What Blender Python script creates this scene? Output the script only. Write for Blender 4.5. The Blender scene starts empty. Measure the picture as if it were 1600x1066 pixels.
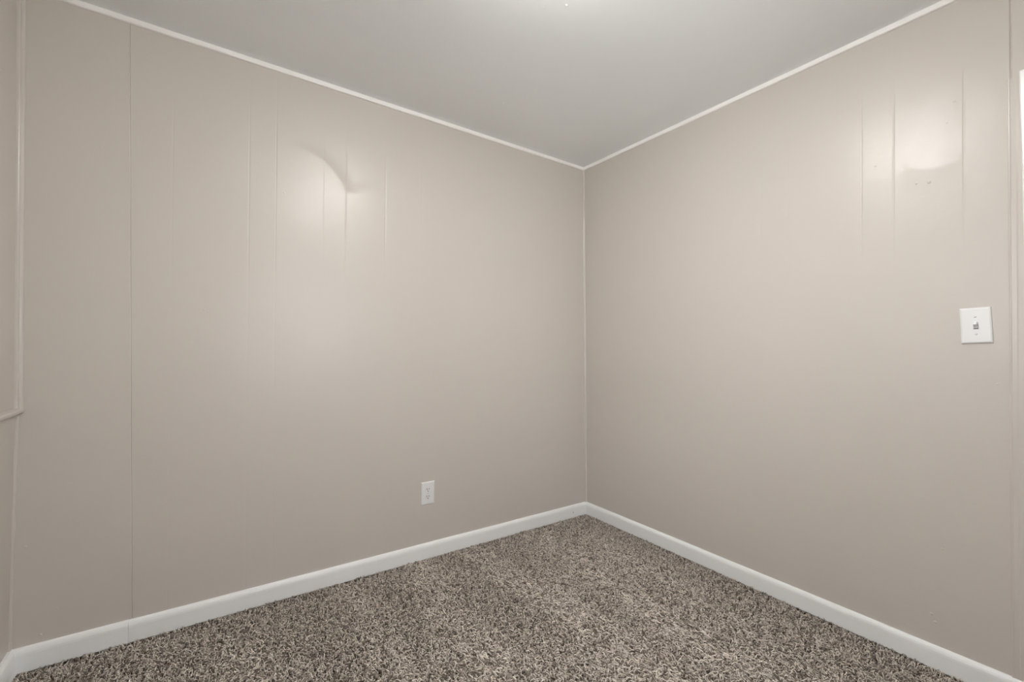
import bpy, bmesh, math, random
import numpy as np
from mathutils import Vector, Matrix
PI = math.pi
S = bpy.context.scene
COL = S.collection

# ------------------------------------------------------------------ camera, world, exposure
CAM = Vector((-2.20035, -2.29795, 1.15514)); YAW, PITCH, ROLL, FPX = 0.9634716, 0.0151303, 0.0114059, 693.65
cd = bpy.data.cameras.new('camera'); cam = bpy.data.objects.new('camera', cd); COL.objects.link(cam)
fw = Vector((math.cos(YAW)*math.cos(PITCH), math.sin(YAW)*math.cos(PITCH), math.sin(PITCH)))
rt = Vector((math.sin(YAW), -math.cos(YAW), 0)); up = rt.cross(fw)
r2 = rt*math.cos(ROLL) + up*math.sin(ROLL); u2 = up*math.cos(ROLL) - rt*math.sin(ROLL)
cam.matrix_world = Matrix(((r2.x, u2.x, -fw.x, CAM.x), (r2.y, u2.y, -fw.y, CAM.y), (r2.z, u2.z, -fw.z, CAM.z), (0, 0, 0, 1)))
cd.sensor_fit = 'HORIZONTAL'; cd.sensor_width = 36.0; cd.lens = 36.0*FPX/1600.0
cd.clip_start = 0.02; cd.clip_end = 50
S.camera = cam
w = bpy.data.worlds.new('world'); S.world = w; w.use_nodes = True
# overcast sky above the horizon, bright ground tone below it, added to lift the ceiling
SKY, GROUND_FILL = (0.88, 0.90, 0.94), (1.0, 1.01, 0.99)
nt = w.node_tree; tc = nt.nodes.new('ShaderNodeTexCoord'); sx = nt.nodes.new('ShaderNodeSeparateXYZ'); nt.links.new(tc.outputs['Generated'], sx.inputs[0])
mr = nt.nodes.new('ShaderNodeMapRange'); nt.links.new(sx.outputs['Z'], mr.inputs[0]); mr.inputs[1].default_value = -.03; mr.inputs[2].default_value = .03
mc = nt.nodes.new('ShaderNodeMix'); mc.data_type = 'RGBA'; nt.links.new(mr.outputs[0], mc.inputs[0])
mc.inputs[6].default_value = (*GROUND_FILL, 1); mc.inputs[7].default_value = (*SKY, 1)
nt.links.new(mc.outputs[2], nt.nodes['Background'].inputs[0]); nt.nodes['Background'].inputs[1].default_value = 1.0
S.view_settings.view_transform = 'Standard'; S.view_settings.look = 'None'
S.view_settings.gamma = 1.0; S.view_settings.use_curve_mapping = False
S.view_settings.exposure = 2.88
LAMP = Vector((-1.40, -1.47, 2.44)); LAMP_EMIT = 8.6

# ------------------------------------------------------------------ room measures (metres)
H = 2.44; LX, LY = 0.0277, -0.0269          # the old walls stand a little out of plumb
XL, YB = -2.738, -2.95
def off_left(z): return LY*(1-z/H)           # y of the left-hand wall at height z
def off_end(z): return XL-.0165*max(0, z-.92)    # the end wall leans back above the rail
def off_right(z): return LX*(1-z/H)          # x of the right-hand wall at height z

# ------------------------------------------------------------------ helpers
def obj(name, bm, m, parent=None, smooth=False):
    me = bpy.data.meshes.new(name)
    bmesh.ops.recalc_face_normals(bm, faces=bm.faces[:])
    bm.to_mesh(me); bm.free()
    if smooth:
        for f in me.polygons: f.use_smooth = True
    me.materials.append(m)
    o = bpy.data.objects.new(name, me); COL.objects.link(o)
    if parent: o.parent = parent
    return o
def struct(o, label, cat):
    o['kind'] = 'structure'; o['label'] = label; o['category'] = cat; return o
def thing(name, label, cat, loc, rot=None):
    o = bpy.data.objects.new(name, None); COL.objects.link(o); o.location = loc
    if rot is not None: o.rotation_euler = rot
    o['label'] = label; o['category'] = cat; o.empty_display_size = .05
    return o
def box(bm, x0, x1, y0, y1, z0, z1, bev=0, seg=2):
    g = bmesh.ops.create_cube(bm, size=1)
    for v in g['verts']:
        v.co = Vector((x0+(v.co.x+.5)*(x1-x0), y0+(v.co.y+.5)*(y1-y0), z0+(v.co.z+.5)*(z1-z0)))
    if bev:
        es = list({e for v in g['verts'] for e in v.link_edges})
        bmesh.ops.bevel(bm, geom=es, offset=bev, segments=seg, profile=.6, affect='EDGES')
def sweep(bm, path, profile, cap=True):
    """path: list of functions mapping a profile point (a, b) to a 3D point"""
    rings = [[bm.verts.new(P(a, b)) for a, b in profile] for P in path]
    n = len(profile)
    for r, q in zip(rings, rings[1:]):
        for i in range(n):
            bm.faces.new((r[i], r[(i+1) % n], q[(i+1) % n], q[i]))
    if cap:
        bm.faces.new(rings[0]); bm.faces.new(rings[-1])
def lathe(bm, prof, n=64, axis='z', cap0=True, cap1=True):
    rings = []
    for r, h in prof:
        ring = []
        for i in range(n):
            a = 2*PI*i/n
            p = (r*math.cos(a), r*math.sin(a), h)
            if axis == 'y': p = (p[0], h, p[1])
            ring.append(bm.verts.new(p))
        rings.append(ring)
    for r, q in zip(rings, rings[1:]):
        for i in range(n): bm.faces.new((r[i], r[(i+1) % n], q[(i+1) % n], q[i]))
    if cap0: bm.faces.new(rings[0])
    if cap1: bm.faces.new(rings[-1])

# ------------------------------------------------------------------ materials
class N:
    """small node-graph helper"""
    def __init__(s, name):
        s.m = bpy.data.materials.new(name); s.m.use_nodes = True; s.t = s.m.node_tree
        s.b = s.t.nodes['Principled BSDF']
    def new(s, typ, **kw):
        n = s.t.nodes.new(typ)
        for k, v in kw.items(): setattr(n, k, v)
        return n
    def link(s, a, b): s.t.links.new(a, b)
    def math(s, op, a, b=None, c=None, clamp=False):
        n = s.new('ShaderNodeMath', operation=op); n.use_clamp = clamp
        for i, v in enumerate((a, b, c)):
            if v is None: continue
            if isinstance(v, (int, float)): n.inputs[i].default_value = v
            else: s.link(v, n.inputs[i])
        return n.outputs[0]
    def step(s, v, lo, hi):
        n = s.new('ShaderNodeMapRange', interpolation_type='SMOOTHSTEP')
        s.link(v, n.inputs[0]); n.inputs[1].default_value = lo; n.inputs[2].default_value = hi
        if lo > hi:
            n.inputs[1].default_value = hi; n.inputs[2].default_value = lo; n.inputs[3].default_value = 1; n.inputs[4].default_value = 0
        return n.outputs[0]
    def coords(s):
        tc = s.new('ShaderNodeTexCoord'); sp = s.new('ShaderNodeSeparateXYZ'); s.link(tc.outputs['Object'], sp.inputs[0])
        return tc.outputs['Object'], sp.outputs
    def noise(s, vec, scale, detail=2, rough=.5, stretch=None):
        if stretch:
            mp = s.new('ShaderNodeMapping'); s.link(vec, mp.inputs[0]); mp.inputs['Scale'].default_value = stretch; vec = mp.outputs[0]
        n = s.new('ShaderNodeTexNoise'); s.link(vec, n.inputs['Vector'])
        n.inputs['Scale'].default_value = scale; n.inputs['Detail'].default_value = detail; n.inputs['Roughness'].default_value = rough
        return n.outputs[0]
    def bump(s, h, strength, dist, prev=None):
        n = s.new('ShaderNodeBump'); s.link(h, n.inputs['Height']); n.inputs['Strength'].default_value = strength; n.inputs['Distance'].default_value = dist
        if prev: s.link(prev, n.inputs['Normal'])
        return n.outputs[0]
def principled(name, col, rough=.5, spec=.5, metallic=0):
    n = N(name); n.b.inputs['Base Color'].default_value = (*col, 1); n.b.inputs['Roughness'].default_value = rough
    n.b.inputs['Specular IOR Level'].default_value = spec; n.b.inputs['Metallic'].default_value = metallic
    return n

WALL_COL = (0.606, 0.560, 0.516)
def wall_paint(name, patch=None, wave=1.0, drag=.12):
    n = principled(name, WALL_COL, .3, .5)
    vec, xyz = n.coords()
    # slight roller texture, brush drag and slow waviness of the old panels
    peel = n.noise(vec, 260, 2)
    slow = n.noise(vec, 3.2, 2)
    mid = n.noise(vec, 26, 3, .55)
    b = n.bump(slow, .35*wave, .010)
    b = n.bump(mid, drag*wave, .003, b)
    b = n.bump(peel, .10, .0012, b)
    n.link(b, n.b.inputs['Normal'])
    # sheen differs a little from place to place
    rv = n.noise(vec, 5, 3)
    rough = n.math('ADD', n.math('MULTIPLY', rv, .10), .285)
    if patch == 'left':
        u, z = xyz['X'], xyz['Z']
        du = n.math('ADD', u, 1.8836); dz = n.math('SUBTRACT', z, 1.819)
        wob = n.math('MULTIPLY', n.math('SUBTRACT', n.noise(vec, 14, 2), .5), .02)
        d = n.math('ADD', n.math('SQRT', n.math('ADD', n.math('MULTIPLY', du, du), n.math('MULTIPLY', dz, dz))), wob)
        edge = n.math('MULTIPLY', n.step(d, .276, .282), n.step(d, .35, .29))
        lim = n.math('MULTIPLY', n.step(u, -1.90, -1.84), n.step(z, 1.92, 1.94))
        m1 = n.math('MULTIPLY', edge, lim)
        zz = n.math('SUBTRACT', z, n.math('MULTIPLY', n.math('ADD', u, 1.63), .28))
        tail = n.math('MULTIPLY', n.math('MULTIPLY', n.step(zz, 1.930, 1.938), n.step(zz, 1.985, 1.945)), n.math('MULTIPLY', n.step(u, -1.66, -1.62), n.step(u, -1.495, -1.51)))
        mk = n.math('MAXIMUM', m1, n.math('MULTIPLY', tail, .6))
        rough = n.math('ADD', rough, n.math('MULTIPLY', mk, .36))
    if patch == 'right':
        u, z = xyz['Y'], xyz['Z']
        du = n.math('DIVIDE', n.math('ADD', u, 1.850), .125); dz = n.math('DIVIDE', n.math('SUBTRACT', z, 1.985), .150)
        d = n.math('SQRT', n.math('ADD', n.math('MULTIPLY', du, du), n.math('MULTIPLY', dz, dz)))
        mk = n.math('MULTIPLY', n.step(d, .98, 1.04), n.math('MULTIPLY', n.step(z, 1.70, 1.80), n.step(z, 1.97, 1.90)))
        mk = n.math('MULTIPLY', mk, n.math('MULTIPLY', n.step(u, -1.752, -1.758), n.step(u, -1.96, -1.90)))
        rough = n.math('ADD', rough, n.math('MULTIPLY', mk, .075))
    n.link(rough, n.b.inputs['Roughness'])
    # very faint unevenness of the greige paint
    cr = n.new('ShaderNodeMix', data_type='RGBA'); n.link(n.noise(vec, 2.1, 3), cr.inputs[0])
    cr.inputs[6].default_value = (WALL_COL[0]*1.0, WALL_COL[1]*.985, WALL_COL[2]*.98, 1); cr.inputs[7].default_value = (WALL_COL[0]*.985, WALL_COL[1]*1.0, WALL_COL[2]*.99, 1)
    n.link(cr.outputs[2], n.b.inputs['Base Color'])
    return n.m
M_left = wall_paint('greige_wall_paint_left', 'left')
M_right = wall_paint('greige_wall_paint_right', 'right', 1.3, .2)
M_wall = wall_paint('greige_wall_paint')
n = principled('greige_trim_paint', WALL_COL, .28, .5); vec, _ = n.coords()
n.link(n.bump(n.noise(vec, 60, 3), .12, .002), n.b.inputs['Normal']); M_bead = n.m
n = principled('grey_ceiling_paint', (0.865, 0.88, 0.885), .36, .5); vec, _ = n.coords()
b = n.bump(n.noise(vec, 2.6, 2), .35, .012); b = n.bump(n.noise(vec, 40, 3, .6), .16, .003, b); b = n.bump(n.noise(vec, 240, 2), .14, .0015, b)
n.link(b, n.b.inputs['Normal']); M_ceil = n.m
def white_paint(name, col, rough):
    n = principled(name, col, rough, .5); vec, _ = n.coords()
    b = n.bump(n.noise(vec, 18, 3, .6), .12, .004); n.link(n.bump(n.noise(vec, 150, 2), .06, .001, b), n.b.inputs['Normal'])
    return n.m
M_base = white_paint('white_baseboard_paint', (0.89, 0.895, 0.885), .28)
M_cove = white_paint('off_white_ceiling_trim', (0.93, 0.915, 0.885), .4)
M_door = white_paint('white_door_paint', (0.90, 0.90, 0.885), .25)
M_plate = principled('white_plastic', (0.82, 0.82, 0.815), .32, .5).m
M_toggle = principled('white_toggle_plastic', (0.86, 0.86, 0.86), .28, .5).m
M_slot = principled('dark_slot', (0.02, 0.02, 0.02), .6, .3).m
M_steel = principled('painted_screw', (0.82, 0.82, 0.81), .32, .5).m
M_shade = principled('screw_slot_and_gap_shade', (0.22, 0.22, 0.22), .6, .3).m  # grey of the screw slots, and painted shade under the toggle
M_metal = principled('brushed_nickel', (0.6, 0.58, 0.55), .3, .5, 1).m
n = N('frosted_lamp_glass'); n.b.inputs['Base Color'].default_value = (.9, .9, .88, 1)
n.b.inputs['Emission Color'].default_value = (1.0, .985, .965, 1); n.b.inputs['Emission Strength'].default_value = LAMP_EMIT; M_lamp = n.m
n = N('fill_window_glass'); out = n.t.nodes['Material Output']
tr = n.new('ShaderNodeBsdfTransparent'); gl_ = n.new('ShaderNodeBsdfGlossy'); gl_.inputs['Roughness'].default_value = .02
fr = n.new('ShaderNodeFresnel'); fr.inputs[0].default_value = 1.45; mx = n.new('ShaderNodeMixShader')
n.link(fr.outputs[0], mx.inputs[0]); n.link(tr.outputs[0], mx.inputs[1]); n.link(gl_.outputs[0], mx.inputs[2]); n.link(mx.outputs[0], out.inputs['Surface']); M_glass = n.m
M_back = principled('carpet_backing', (0.07, 0.055, 0.045), .95, .1).m
n = N('carpet_yarn'); at = n.new('ShaderNodeAttribute', attribute_name='tone')
cr = n.new('ShaderNodeValToRGB'); n.link(at.outputs['Fac'], cr.inputs[0])
e = cr.color_ramp.elements; e[0].color = (.075, .055, .040, 1); e[0].position = 0
e[1].color = (.88, .80, .71, 1); e[1].position = 1
x = cr.color_ramp.elements.new(.22); x.color = (.25, .205, .168, 1)
x = cr.color_ramp.elements.new(.55); x.color = (.57, .50, .43, 1)
n.link(cr.outputs[0], n.b.inputs['Base Color']); n.b.inputs['Roughness'].default_value = .85; n.b.inputs['Specular IOR Level'].default_value = .15
n.b.inputs['Sheen Weight'].default_value = .25; n.b.inputs['Sheen Roughness'].default_value = .5
M_yarn = n.m

# ------------------------------------------------------------------ walls, floor, ceiling
def grooved(name, m, ends, grooves, place, zr, bumps=()):
    """panelled wall: vertical grooves at the given positions, built as real V channels.
    grooves: (s_top, s_bottom, width, depth); place(s, z, d) -> point, d = depth into the wall"""
    bm = bmesh.new(); nz = 40
    zs = [zr[0] + (zr[1]-zr[0])*i/(nz-1) for i in range(nz)]
    cols = [(ends[0], ends[0], 0)]
    for st, sb, wd, dp in sorted(grooves, reverse=ends[0] > ends[1]):
        sg = -1 if ends[0] > ends[1] else 1
        for k, dd in ((-1.1, 0), (-.45, dp*.8), (0, dp), (.45, dp*.8), (1.1, 0)):
            cols.append((st+sg*k*wd/2, sb+sg*k*wd/2, dd))
    cols.append((ends[1], ends[1], 0))
    def fill(z, d):                # paint has filled the channels except on the upper part of the panels
        if d > .0015: return d*(.75+.25*math.sin(z*9))
        return d*(.12+.88*max(0, min(1, (z-1.45)/.3))*max(0, min(1, (2.25-z)/.2)))
    vs = [[bm.verts.new(place(b+(t-b)*z/H, z, fill(z, d))) for z in zs] for t, b, d in cols]
    for c, q in zip(vs, vs[1:]):
        for i in range(nz-1): bm.faces.new((c[i], c[i+1], q[i+1], q[i]))
    for s, z, r, h in bumps:       # paint drips and nail heads under the paint
        rings = []
        for k in range(4):
            a = k/3*PI/2; rr, hh = r*math.cos(a)+1e-5, h*math.sin(a)
            rings.append([bm.verts.new(place(s+rr*math.cos(t*PI/5), z+rr*math.sin(t*PI/5), -hh)) for t in range(10)])
        for a, c in zip(rings, rings[1:]):
            for i in range(10): bm.faces.new((a[i], a[(i+1) % 10], c[(i+1) % 10], c[i]))
        bm.faces.new(rings[-1])
    return obj(name, bm, m)
P_left = lambda s, z, d: (s, off_left(z)+d, z)
P_right = lambda s, z, d: (off_right(z)+d, s, z)
gl = [(-2.463, -2.408, .0035, .0022), (-2.322, -2.300, .006, .0004), (-2.050, -2.030, .007, .0008), (-1.943, -1.925, .007, .0009), (-1.735, -1.728, .006, .0003),
      (-1.630, -1.618, .008, .0008), (-1.430, -1.418, .008, .0006), (-1.226, -1.215, .008, .0005)]
bl = [(-1.905, 1.862, .004, .0010), (-1.433, 1.832, .0045, .0022), (-2.705, .43, .005, .003), (-2.66, .11, .004, .002), (-1.67, .30, .004, .0012), (-2.20, 1.30, .004, .0010), (-2.62, .19, .003, .0015)]
o = grooved('wall_left', M_left, (XL-.03, LX+.02), gl, P_left, (-.02, H), bl)
struct(o, 'greige panelled wall on the left with faint vertical grooves and an outlet', 'wall')
gr = [(-1.228, -1.215, .008, .0005), (-1.346, -1.335, .008, .0004), (-1.627, -1.615, .008, .0008), (-1.730, -1.718, .008, .0008), (-1.925, -1.915, .008, .0008), (-2.0355, -2.0355, .0045, .0035)]
br = [(-1.90, 2.06, .004, .0012), (-1.83, 1.79, .006, .0020), (-1.795, 1.795, .004, .0012), (-1.67, 1.90, .004, .0010), (-1.88, 1.99, .003, .0012), (-2.00, 1.05, .004, .0016), (-1.83, .19, .005, .0020), (-1.84, .165, .004, .0016), (-1.86, .44, .004, .0012), (-.97, .42, .004, .0014)]
o = grooved('wall_right', M_right, (.02, -2.10), gr, P_right, (-.02, H), br)
# the rest of this wall: over the door and behind it
DY0, DY1, DZ = -2.11, -2.87, 2.03
bm = bmesh.new(); bm.from_mesh(o.data)
def quad(bm, *p): bm.faces.new([bm.verts.new(q) for q in p])
sy = -2.10
quad(bm, P_right(sy, DZ, 0), P_right(sy, H, 0), P_right(YB, H, 0), P_right(YB, DZ, 0))
quad(bm, P_right(DY1, -.02, 0), P_right(DY1, DZ, 0), P_right(YB, DZ, 0), P_right(YB, -.02, 0))
for y0, y1, z0, z1 in ((sy, sy, -.02, DZ), (DY1, DY1, -.02, DZ)):
    quad(bm, P_right(y0, z0, 0), P_right(y0, z1, 0), P_right(y0, z1, .11), P_right(y0, z0, .11))
quad(bm, P_right(sy, DZ, 0), P_right(DY1, DZ, 0), P_right(DY1, DZ, .11), P_right(sy, DZ, .11))
bm.to_mesh(o.data); bm.free()
struct(o, 'greige panelled wall on the right with a light switch near the door', 'wall')
def wall_with_opening(bm, P, s0, s1, a0, a1, b0, b1, deep=.10):
    for q in ((s0, a0, -.02, .92), (a1, s1, -.02, .92), (s0, a0, .92, H), (a1, s1, .92, H), (a0, a1, -.02, min(b0, .92)), (a0, a1, min(b0, .92), b0), (a0, a1, b1, H)):
        if q[3]-q[2] < 1e-6: continue
        quad(bm, P(q[0], q[2], 0), P(q[1], q[2], 0), P(q[1], q[3], 0), P(q[0], q[3], 0))
    for q in ((a0, b0, a0, b1), (a1, b0, a1, b1), (a0, b0, a1, b0), (a0, b1, a1, b1)):
        quad(bm, P(q[0], q[1], 0), P(q[2], q[3], 0), P(q[2], q[3], deep), P(q[0], q[1], deep))
WE = (-2.30, -1.45, .96, 2.06); WB = (-1.8, -.8, .96, 2.06)  # openings for the two added fill windows
P_end = lambda s, z, d: (off_end(z)-d, s, z)
P_back = lambda s, z, d: (s, YB-d, z)
bm = bmesh.new(); wall_with_opening(bm, P_end, YB, .03, *WE)
o = obj('wall_end', bm, M_wall); struct(o, 'greige end wall at the left edge with a narrow rail', 'wall')
bm = bmesh.new(); wall_with_opening(bm, P_back, XL, .05, *WB)
o = obj('wall_back', bm, M_wall); struct(o, 'plain greige wall behind the camera', 'wall')
bm = bmesh.new(); nn = 24
gv = [[bm.verts.new((XL-.04+(2.84)*i/nn, YB-.01+(3.0)*j/nn, H)) for j in range(nn+1)] for i in range(nn+1)]
for i in range(nn):
    for j in range(nn): bm.faces.new((gv[i][j], gv[i+1][j], gv[i+1][j+1], gv[i][j+1]))
for x_, y_, r_, h_ in ((-1.108, -1.057, .0045, .003), (-1.17, -1.0, .004, .0015), (-1.08, -.62, .004, .002), (-.93, -.36, .004, .002)):
    rings = []
    for k in range(4):
        a = k/3*PI/2
        rings.append([bm.verts.new((x_+(r_*math.cos(a)+1e-5)*math.cos(t*PI/5), y_+(r_*math.cos(a)+1e-5)*math.sin(t*PI/5), H-h_*math.sin(a))) for t in range(10)])
    for a, c in zip(rings, rings[1:]):
        for i in range(10): bm.faces.new((a[i], a[(i+1) % 10], c[(i+1) % 10], c[i]))
    bm.faces.new(rings[-1])
o = obj('ceiling', bm, M_ceil); struct(o, 'flat grey painted ceiling with a soft sheen', 'ceiling')
bm = bmesh.new(); quad(bm, (XL-.01, YB-.01, -.012), (.16, YB-.01, -.012), (.16, .05, -.012), (XL-.01, .05, -.012))
o = obj('floor', bm, M_back); struct(o, 'carpeted floor of the empty room', 'floor')

# ------------------------------------------------------------------ trims
def run_left(bm, prof, z0, x0, x1, mit0=0, mit1=0, n=12, jig=0, seed=1):
    """moulding along the left-hand wall; profile (out, up); mit = mitre slope at each end"""
    rnd = random.Random(seed); path = []
    for i in range(n+1):
        x = x0+(x1-x0)*i/n; j = rnd.uniform(-jig, jig) if 0 < i < n else 0
        mt = mit0 if i == 0 else (mit1 if i == n else 0)
        path.append(lambda a, b, x=x, j=j, mt=mt: Vector((x+mt*a, off_left(z0+b)-a, z0+b+j)))
    sweep(bm, path, prof)
def run_right(bm, prof, z0, y0, y1, mit0=0, mit1=0, n=12, jig=0, seed=1):
    rnd = random.Random(seed); path = []
    for i in range(n+1):
        y = y0+(y1-y0)*i/n; j = rnd.uniform(-jig, jig) if 0 < i < n else 0
        mt = mit0 if i == 0 else (mit1 if i == n else 0)
        path.append(lambda a, b, y=y, j=j, mt=mt: Vector((off_right(z0+b)-a, y+mt*a, z0+b+j)))
    sweep(bm, path, prof)
HB, TB = .0815, .015
base_prof = [(-.02, 0), (TB, 0), (TB, HB-.024), (TB-.0008, HB-.016), (TB-.003, HB-.009), (TB-.0065, HB-.0035), (TB-.010, HB-.0008), (TB-.013, HB), (-.02, HB)]
bm = bmesh.new()
run_left(bm, base_prof, 0, -2.418, LX, 0, -1, 14, .0006)
o = obj('baseboard_left', bm, M_base); struct(o, 'white baseboard along the left wall, long piece running into the corner', 'baseboard')
bm = bmesh.new(); g_ = bmesh.ops.create_icosphere(bm, subdivisions=2, radius=1)
for v in g_['verts']: v.co = Vector((-.106+v.co.x*.0022, off_left(.035)-TB-.0002+v.co.y*.0007, .035+v.co.z*.0048))
obj('nail_hole', bm, M_slot, o)
bm = bmesh.new()
pr = [(a+(.0006 if a > 0 else 0), b+(.0012 if b > .05 else 0)) for a, b in base_prof]
run_left(bm, pr, 0, XL, -2.4188, 1, 0, 4, .0004, 3)
o = obj('baseboard_left', bm, M_base); struct(o, 'short piece of white baseboard at the far left end of the left wall', 'baseboard')
bm = bmesh.new(); run_right(bm, base_prof, 0, LY, -2.056, -1, 0, 14, .0006, 5)
o = obj('baseboard_right', bm, M_base); struct(o, 'white baseboard along the right wall below the light switch', 'baseboard')
bm = bmesh.new()
end_prof = [(-.02, 0), (.026, 0), (.022, .02), (.019, HB-.024), (.017, HB-.010), (.012, HB-.0025), (.008, HB), (-.02, HB)]
sweep(bm, [lambda a, b: Vector((XL+a, off_left(b)-.002, b)), lambda a, b: Vector((XL+a, YB+.01, b))], end_prof)
o = obj('baseboard_end', bm, M_base); struct(o, 'white baseboard of the end wall, cut off by the left edge', 'baseboard')
bm = bmesh.new()
sweep(bm, [lambda a, b: Vector((XL+a, YB+a, b)), lambda a, b: Vector((.03, YB+a, b))], base_prof)
o = obj('baseboard_back', bm, M_base); struct(o, 'white baseboard behind the camera', 'baseboard')
# small ceiling moulding: flat stop with eased edges
T, W_ = .011, .021
cove = [(-.01, H+.002), (T, H+.002), (T, H-W_+.005), (T-.0015, H-W_+.0015), (T-.005, H-W_), (-.01, H-W_)]
cv = [(a, b-H) for a, b in cove]
bm = bmesh.new(); run_left(bm, cv, H, XL-.025, 0, 1, -1); o = obj('trim_1', bm, M_cove); struct(o, 'thin off-white trim between the left wall and the ceiling', 'trim')
bm = bmesh.new(); run_right(bm, cv, H, 0, YB, -1, 1); o = obj('trim_2', bm, M_cove); struct(o, 'thin off-white trim between the right wall and the ceiling', 'trim')
# quarter-round bead in the corner of the two walls
def corner_bead(bm, R, z0, z1):
    prof = [(.012, .012)] + [(-R*math.cos(t*PI/10), -R*math.sin(t*PI/10)) for t in range(6)]
    prof = [(.012, .012), (-R, .012), (-R, -R*.25), (-R*.8, -R*.62), (-R*.62, -R*.8), (-R*.25, -R), (.012, -R)]
    sweep(bm, [lambda a, b, z=z: Vector((off_right(z)+a, off_left(z)+b, z)) for z in (z0, (z0+z1)/2, z1)], prof)
bm = bmesh.new(); corner_bead(bm, .0115, HB-.003, H-W_+.002)
o = obj('trim_3', bm, M_bead); struct(o, 'thin greige bead standing in the corner of the two walls', 'trim')
# end-wall corner: fat moulding above the rail, thin bead below it
def end_moulding(bm, prof, z0, z1):
    sweep(bm, [lambda a, b, z=z: Vector((off_end(z)+a, off_left(z)-b, z)) for z in (z0, z1)], prof)
bm = bmesh.new()
prof = [(-.01, -.01), (.0165, -.01), (.0165, .004), (.0155, .009), (.012, .0125), (.0085, .0135), (.0085, .020), (.0075, .0235), (.005, .025), (-.01, .025)]
end_moulding(bm, [(a+.0015 if a > 0 else a, b) for a, b in prof], .918, H-W_+.002)
o = obj('trim_4', bm, M_bead); struct(o, 'greige upright moulding at the far left corner above the rail', 'trim')
bm = bmesh.new()
end_moulding(bm, [(-.01, -.01), (.008, -.01), (.008, .003), (.0065, .0065), (.003, .008), (-.01, .008)], HB-.004, .912)
o = obj('trim_5', bm, M_bead); struct(o, 'thin greige bead at the far left corner below the rail', 'trim')
bm = bmesh.new()
sweep(bm, [lambda a, b: Vector((XL+a, off_left(.92)+.005, .905+b)), lambda a, b: Vector((XL+a, YB, .905+b))],
      [(-.01, -.004), (.010, -.004), (.018, .000), (.021, .005), (.0215, .012), (.018, .0155), (-.01, .021)])
o = obj('trim_6', bm, M_bead); struct(o, 'narrow greige rail across the end wall at the left edge', 'trim')
# strip beside the door: greige stop moulding and a seam over it
bm = bmesh.new()
def lean(z): return .0135*(z-2.08)
sp = [(0, -.01), (0, .0035), (.0015, .0048), (.004, .0050), (.0065, .0040), (.0175, .0040), (.020, .0046), (.0225, .0056), (.0265, .0056), (.0265, -.01)]
sweep(bm, [lambda a, b, z=z: Vector((off_right(z)-b, -2.0285-a+(lean(z) if a > .02 else 0), z)) for z in (.07, 1.0, 2.0, 2.075)], sp)
o = obj('trim_7', bm, M_bead); struct(o, 'narrow greige upright strip beside the white door casing', 'trim')
bm = bmesh.new()
sweep(bm, [lambda a, b, z=z: Vector((off_right(z)-b, -2.0385-a, z)) for z in (2.075, H-W_)], [(0, -.01), (0, .0022), (.0012, .003), (.064, .003), (.064, -.01)])
o = obj('trim_8', bm, M_right); struct(o, 'flat greige filler panel above the strip beside the door', 'trim')
# white door casing and door
CW = .057
bm = bmesh.new()
cp = [(0, -.01), (0, .012), (.003, .0155), (.012, .017), (.044, .013), (.054, .011), (CW, .008), (CW, -.01)]
def cas(y, z, a, b): return Vector((off_right(z)-b, y, z))
yo, yi, zt = -2.0555, DY1-CW+.002, 2.0875
path = [lambda a, b: Vector((off_right(0)-b, yo-a+lean(0), 0)), lambda a, b: Vector((off_right(zt)-b, yo-a, zt-a)),
        lambda a, b: Vector((off_right(zt)-b, yi+a, zt-a)), lambda a, b: Vector((off_right(0)-b, yi+a, 0))]
sweep(bm, path, cp)
o = obj('trim_9', bm, M_door); struct(o, 'white door casing at the right edge of the room', 'trim')
dr = thing('door_1', 'white door beside the light switch, at the right edge', 'door', (.03, 0, 0)); dr['kind'] = 'structure'
bm = bmesh.new(); box(bm, .012, .047, DY1+.004, DY0-.004, .012, DZ-.004, .002)
for y0, y1 in ((DY1+.11, DY1+.35), (DY1+.41, DY1+.65)):
    for z0, z1 in ((.2, .85), (1.0, 1.85)):
        box(bm, .006, .02, y0, y1, z0, z1, .005)
obj('door_panel', bm, M_door, dr)
bm = bmesh.new(); box(bm, -.02, .08, DY1-.001, DY1+.004, 0, DZ); box(bm, -.02, .08, DY0-.004, DY0+.009, 0, DZ); box(bm, -.02, .08, DY1, DY0+.009, DZ-.004, DZ-.001)
obj('door_jamb', bm, M_door, dr)
bm = bmesh.new(); lathe(bm, [(.03, 0), (.03, .006), (.011, .010), (.011, .03), (.024, .04), (.027, .05), (.022, .06), (.008, .064)], 32)
o = obj('door_handle', bm, M_metal, dr, True); o.rotation_euler = (0, -PI/2, 0); o.location = (.013, DY0-.07, .95)

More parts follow.
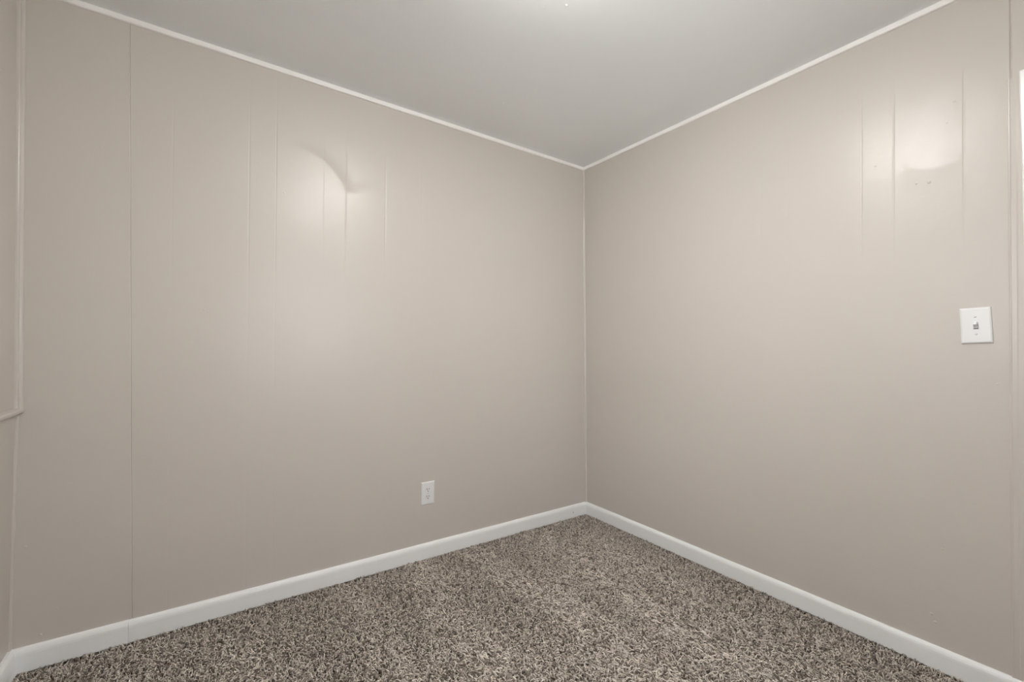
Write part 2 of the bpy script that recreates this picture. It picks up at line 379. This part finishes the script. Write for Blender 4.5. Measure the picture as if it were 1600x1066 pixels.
# ------------------------------------------------------------------ unseen sash windows beside and behind the camera, added as daylight fill
def window(name, label, P, a0, a1, b0, b1):
    t = thing(name, label, 'added window', P((a0+a1)/2, b0, 0)); t['kind'] = 'structure'
    L = Vector(t.location)
    def bar(bm, u0, u1, z0, z1, d0, d1):
        p, q = Vector(P(u0, z0, d0))-L, Vector(P(u1, z1, d1))-L
        box(bm, min(p.x, q.x), max(p.x, q.x), min(p.y, q.y), max(p.y, q.y), min(p.z, q.z), max(p.z, q.z))
    bm = bmesh.new()
    for q in ((a0, a0+.045, b0, b1), (a1-.045, a1, b0, b1), (a0, a1, b0, b0+.05), (a0, a1, b1-.045, b1), (a0, a1, (b0+b1)/2-.02, (b0+b1)/2+.02)): bar(bm, *q, .045, .085)
    obj('fill_window_frame', bm, M_door, t)
    bm = bmesh.new()
    for q in ((a0-.06, a0, b0-.02, b1+.06), (a1, a1+.06, b0-.02, b1+.06), (a0-.06, a1+.06, b1, b1+.06), (a0-.06, a1+.06, b0-.08, b0-.03)): bar(bm, *q, -.016, .002)
    bar(bm, a0-.075, a1+.075, b0-.03, b0, -.04, .045)
    obj('fill_window_casing', bm, M_door, t)
    bm = bmesh.new(); bar(bm, a0+.04, a1-.04, b0+.045, b1-.04, .064, .067); obj('fill_window_pane', bm, M_glass, t)
window('fill_window_1', 'unseen white sash window added in the end wall for fill daylight', P_end, *WE)
window('fill_window_2', 'unseen white sash window added behind the camera for fill daylight', P_back, *WB)

# ------------------------------------------------------------------ light switch (right wall)
zs_, ys_ = 1.251, -1.9505
PW, PH, PT = .0785, .1245, .0065
def plate_mesh(w_, h_, t_, holes):
    """bevel-edged wall plate in the local XZ plane, front towards -Y, with rectangular or round openings"""
    bm = bmesh.new(); c = .0055
    outer = [(-w_/2, -h_/2), (w_/2, -h_/2), (w_/2, h_/2), (-w_/2, h_/2)]
    def ring(ins, y): 
        return [bm.verts.new((x-math.copysign(ins, x), y, z-math.copysign(ins, z))) for x, z in outer]
    rs = [ring(0, 0), ring(0, -t_*.35), ring(c*.35, -t_*.75), ring(c, -t_)]
    for a, b in zip(rs, rs[1:]):
        for i in range(4): bm.faces.new((a[i], a[(i+1) % 4], b[(i+1) % 4], b[i]))
    # face with holes: triangulated fill between the outer loop and hole loops
    edges = [bm.edges.get((rs[-1][i], rs[-1][(i+1) % 4])) for i in range(4)]
    for loop in holes:
        f = [bm.verts.new((x, -t_, z)) for x, z in loop]; k = [bm.verts.new((x, -t_+.004, z)) for x, z in loop]
        for i in range(len(f)):
            edges.append(bm.edges.new((f[i], f[(i+1) % len(f)])))
            bm.faces.new((f[i], f[(i+1) % len(f)], k[(i+1) % len(f)], k[i]))
    bmesh.ops.triangle_fill(bm, use_beauty=True, use_dissolve=False, edges=edges)
    return bm
def rect(w_, h_, z=0, x=0): return [(x-w_/2, z-h_/2), (x+w_/2, z-h_/2), (x+w_/2, z+h_/2), (x-w_/2, z+h_/2)]
def screw(name, parent, z):
    bm = bmesh.new(); lathe(bm, [(.0036, 0), (.0036, -.0006), (.0028, -.0013), (.0012, -.0016)], 20, 'y')
    o = obj(name, bm, M_steel, parent, True); o.location = (0, -PT, z)
    bm = bmesh.new(); box(bm, -.0028, .0028, -.0019, -.0012, -.0004, .0004); obj('screw_slot', bm, M_shade, o)
sw = thing('light_switch', 'white toggle light switch on the right wall beside the door', 'light switch', (off_right(zs_), ys_, zs_))
sw.rotation_euler = (0, 0, -PI/2)      # local -Y faces the room (-X)
sw.matrix_world = Matrix.Translation((off_right(zs_), ys_, zs_)) @ Matrix.Rotation(math.radians(-2.4), 4, 'X') @ Matrix.Rotation(-PI/2, 4, 'Z')
obj('cover_plate', plate_mesh(PW, PH, PT, [rect(.0125, .0255)]), M_plate, sw)
bm = bmesh.new(); box(bm, -.0075, .0075, -.0045, -.001, -.0085, .016); obj('toggle_housing', bm, M_toggle, sw)
bm = bmesh.new(); box(bm, -.0058, .0058, -.0042, -.001, -.0120, -.0086); obj('toggle_gap_shade', bm, M_shade, sw)  # dark block standing in for the shade in the opening below the toggle
bm = bmesh.new()
vs = []
for (hw, hh, dy) in ((.0056, .0075, 0), (.0053, .0066, -.008), (.0048, .0056, -.0160), (.0036, .0040, -.0178)):
    vs.append([bm.verts.new((x, dy, z)) for x, z in rect(hw*2, hh*2)])
for a, b in zip(vs, vs[1:]):
    for i in range(4): bm.faces.new((a[i], a[(i+1) % 4], b[(i+1) % 4], b[i]))
bm.faces.new(vs[0]); bm.faces.new(vs[-1])
o = obj('toggle', bm, M_toggle, sw); o.location = (0, -.0025, .001); o.rotation_euler = (math.radians(-24), 0, 0)
screw('screw', sw, .030); screw('screw', sw, -.030)

# ------------------------------------------------------------------ duplex outlet (left wall)
zo_, xo_ = .351, -1.1735
ou = thing('wall_outlet', 'white duplex electrical outlet low on the left wall', 'outlet', (xo_, off_left(zo_), zo_))
ou.rotation_euler = (math.atan2(LY, H)*-1*0, math.radians(.4), 0)
def face_loop(cz, r=.0172, flat=.0143, n=28):
    out = []
    for i in range(n):
        a = 2*PI*i/n; out.append((r*math.cos(a), cz+max(-flat, min(flat, r*math.sin(a)))))
    return out
obj('cover_plate', plate_mesh(PW, PH, PT, [face_loop(.0195), face_loop(-.0195)]), M_plate, ou)
for cz in (.0195, -.0195):
    bm = bmesh.new(); lp = face_loop(0, .0166, .0137)
    f = [bm.verts.new((x, -.0068, z)) for x, z in lp]; k = [bm.verts.new((x, -.001, z)) for x, z in lp]
    bm.faces.new(f); bm.faces.new(k)
    for i in range(len(f)): bm.faces.new((f[i], f[(i+1) % len(f)], k[(i+1) % len(f)], k[i]))
    rc = obj('receptacle', bm, M_plate, ou); rc.location = (0, 0, cz)
    for x_, hh in ((-.0064, .0048), (.0064, .0040)):
        bm = bmesh.new(); box(bm, x_-.0013, x_+.0013, -.0071, -.0066, .0035-hh, .0035+hh); obj('slot', bm, M_slot, rc)
    bm = bmesh.new()
    lp = [(.0026*math.cos(PI*t/8), -.0072+.0026*math.sin(PI*t/8)) for t in range(9)] + [(-.0026, -.0098), (.0026, -.0098)]
    f = [bm.verts.new((x, -.0071, z)) for x, z in lp]; k = [bm.verts.new((x, -.0066, z)) for x, z in lp]
    bm.faces.new(f); bm.faces.new(k)
    for i in range(len(f)): bm.faces.new((f[i], f[(i+1) % len(f)], k[(i+1) % len(f)], k[i]))
    obj('ground_hole', bm, M_slot, rc)
screw('screw', ou, 0)

# ------------------------------------------------------------------ ceiling lamp (above the frame; its shine shows on walls and ceiling)
lp_ = thing('ceiling_light', 'round frosted flush ceiling light in the middle of the room', 'ceiling light', LAMP)
bm = bmesh.new(); lathe(bm, [(.06, -.0005), (.165, -.0005), (.17, -.006), (.17, -.022), (.163, -.026), (.06, -.026)], 64)
obj('base', bm, M_door, lp_, True).scale = (1.12, 1.12, 1)
bm = bmesh.new(); lathe(bm, [(.160, -.026), (.159, -.040), (.151, -.059), (.131, -.076), (.102, -.088), (.066, -.096), (.03, -.100), (.006, -.101)], 64)
obj('diffuser', bm, M_lamp, lp_, True).scale = (1.12, 1.12, 1)

# ------------------------------------------------------------------ carpet pile (frieze yarn, uncountable)
def carpet():
    rng = np.random.default_rng(11)
    sp = .0061
    x0, y0, x1, y1 = XL+.026, YB+TB+.002, LX-TB-.002, LY-TB-.002
    nx, ny = int((x1-x0)/sp), int((y1-y0)/sp)
    gx, gy = np.meshgrid(np.arange(nx), np.arange(ny), indexing='ij'); n = nx*ny
    x = x0+(gx.ravel()+rng.random(n))*sp; y = y0+(gy.ravel()+rng.random(n))*sp
    # vacuum tracks run along the right-hand wall: in some strips the pile lies down, in others it stands up
    L = np.zeros(n)
    for xc, wd, am, dr in ((-1.29, .080, .95, .04), (-.90, .085, 1.1, -.05), (-.51, .075, 1.0, .03), (-.28, .05, .7, .09), (-1.62, .06, .6, .08), (-2.02, .10, .35, -.1)):
        c = xc + dr*(y+.6) + .025*np.sin(y*3.1+xc*9)+.012*np.sin(y*9.3+xc*17)
        L += am*np.exp(-(np.abs(x-c)/wd)**2.5)*(.75+.25*np.sin(y*5+xc*23))
    L += (np.sin(x*7.1+2*np.sin(y*3.3))+np.sin(y*6.3+1.7*np.sin(x*4.9+1)))*.12+(np.sin(x*31+2*np.sin(y*23))*np.sin(y*27+2*np.sin(x*19)))*.12
    L += .6*np.clip((-.75-y)/.5, 0, 1)*np.exp(-((x+1.15)/.5)**2)
    edge = np.minimum(-x, -y); L -= .5*np.clip(1-edge/.18, 0, 1)
    L = np.clip(L, -.5, 1.2)
    lay = np.clip(L, 0, 1)
    ang = rng.random(n)*2*PI
    amp = .75+.5*rng.random(n)
    dx = np.cos(ang)*amp-.35*lay; dy = np.sin(ang)*amp+.65*lay-.15
    curl = rng.normal(0, 1.7, n)
    hgt = .0155*(.55+.75*rng.random(n))*(1-.08*lay); reach = .0115*(.7+.6*rng.random(n))*(.52+.88*(L+.5)/1.5)
    rad = .00172*(.75+.5*rng.random(n))*(.80+.52*(L+.5)/1.5)
    K = 5
    pts = np.zeros((n, K, 3)); px, py = x.copy(), y.copy(); a = np.arctan2(dy, dx); mag = np.hypot(dx, dy)
    hs = np.array([0, .50, .86, 1.0, .93]); rs = np.array([0, .14, .26, .36, .34])
    for k in range(K):
        aa = a+curl*(k-1)*.45
        px = px+np.cos(aa)*mag*reach*rs[k]*1.35; py = py+np.sin(aa)*mag*reach*rs[k]*1.35
        pts[:, k, 0] = px; pts[:, k, 1] = py; pts[:, k, 2] = -.012+hgt*hs[k]
    pts[:, :, 0] = np.clip(pts[:, :, 0], x0+.001, x1-.001); pts[:, :, 1] = np.clip(pts[:, :, 1], y0+.001, y1-.001)
    tang = np.gradient(pts, axis=1); tang /= np.linalg.norm(tang, axis=2, keepdims=True)+1e-9
    ref = np.tile(np.array([[[.13, -.21, .1]]]), (n, K, 1)); ref[:, :, 0] += np.cos(ang)[:, None]; ref[:, :, 1] += np.sin(ang+2)[:, None]
    s1 = np.cross(tang, ref); s1 /= np.linalg.norm(s1, axis=2, keepdims=True)+1e-9
    s2 = np.cross(tang, s1)
    taper = np.array([.75, 1.0, 1.05, .95, .55])
    NS = 4
    V = np.zeros((n, K, NS, 3))
    for j in range(NS):
        t = 2*PI*j/NS
        V[:, :, j] = pts+(s1*math.cos(t)+s2*math.sin(t))*(rad[:, None]*taper[None])[:, :, None]
    f = []
    for k in range(K-1):
        for j in range(NS):
            f.append((k*NS+j, k*NS+(j+1) % NS, (k+1)*NS+(j+1) % NS, (k+1)*NS+j))
    f.append(tuple((K-1)*NS+j for j in range(NS)))
    f = np.array(f); nf = len(f)
    idx = (np.arange(n)[:, None, None]*(K*NS)+f[None]).reshape(-1).astype(np.int32)
    me = bpy.data.meshes.new('carpet_pile')
    me.vertices.add(n*K*NS); me.vertices.foreach_set('co', V.reshape(-1).astype(np.float32))
    me.loops.add(len(idx)); me.loops.foreach_set('vertex_index', idx)
    me.polygons.add(n*nf); me.polygons.foreach_set('loop_start', np.arange(0, len(idx), 4, dtype=np.int32))
    me.polygons.foreach_set('use_smooth', np.ones(n*nf, dtype=bool))
    me.update()
    tone = np.clip(rng.beta(2.0, 1.5, n), 0, 1)             # yarns of several browns, mixed at random
    tone = np.where(rng.random(n) < .12, tone*.2, tone)
    at = me.attributes.new('tone', 'FLOAT', 'POINT'); at.data.foreach_set('value', np.repeat(tone, K*NS).astype(np.float32))
    me.materials.append(M_yarn)
    o = bpy.data.objects.new('carpet_pile', me); COL.objects.link(o)
    o['kind'] = 'stuff'; o['label'] = 'brown and beige twisted carpet pile with vacuum tracks covering the floor'; o['category'] = 'carpet'
carpet()
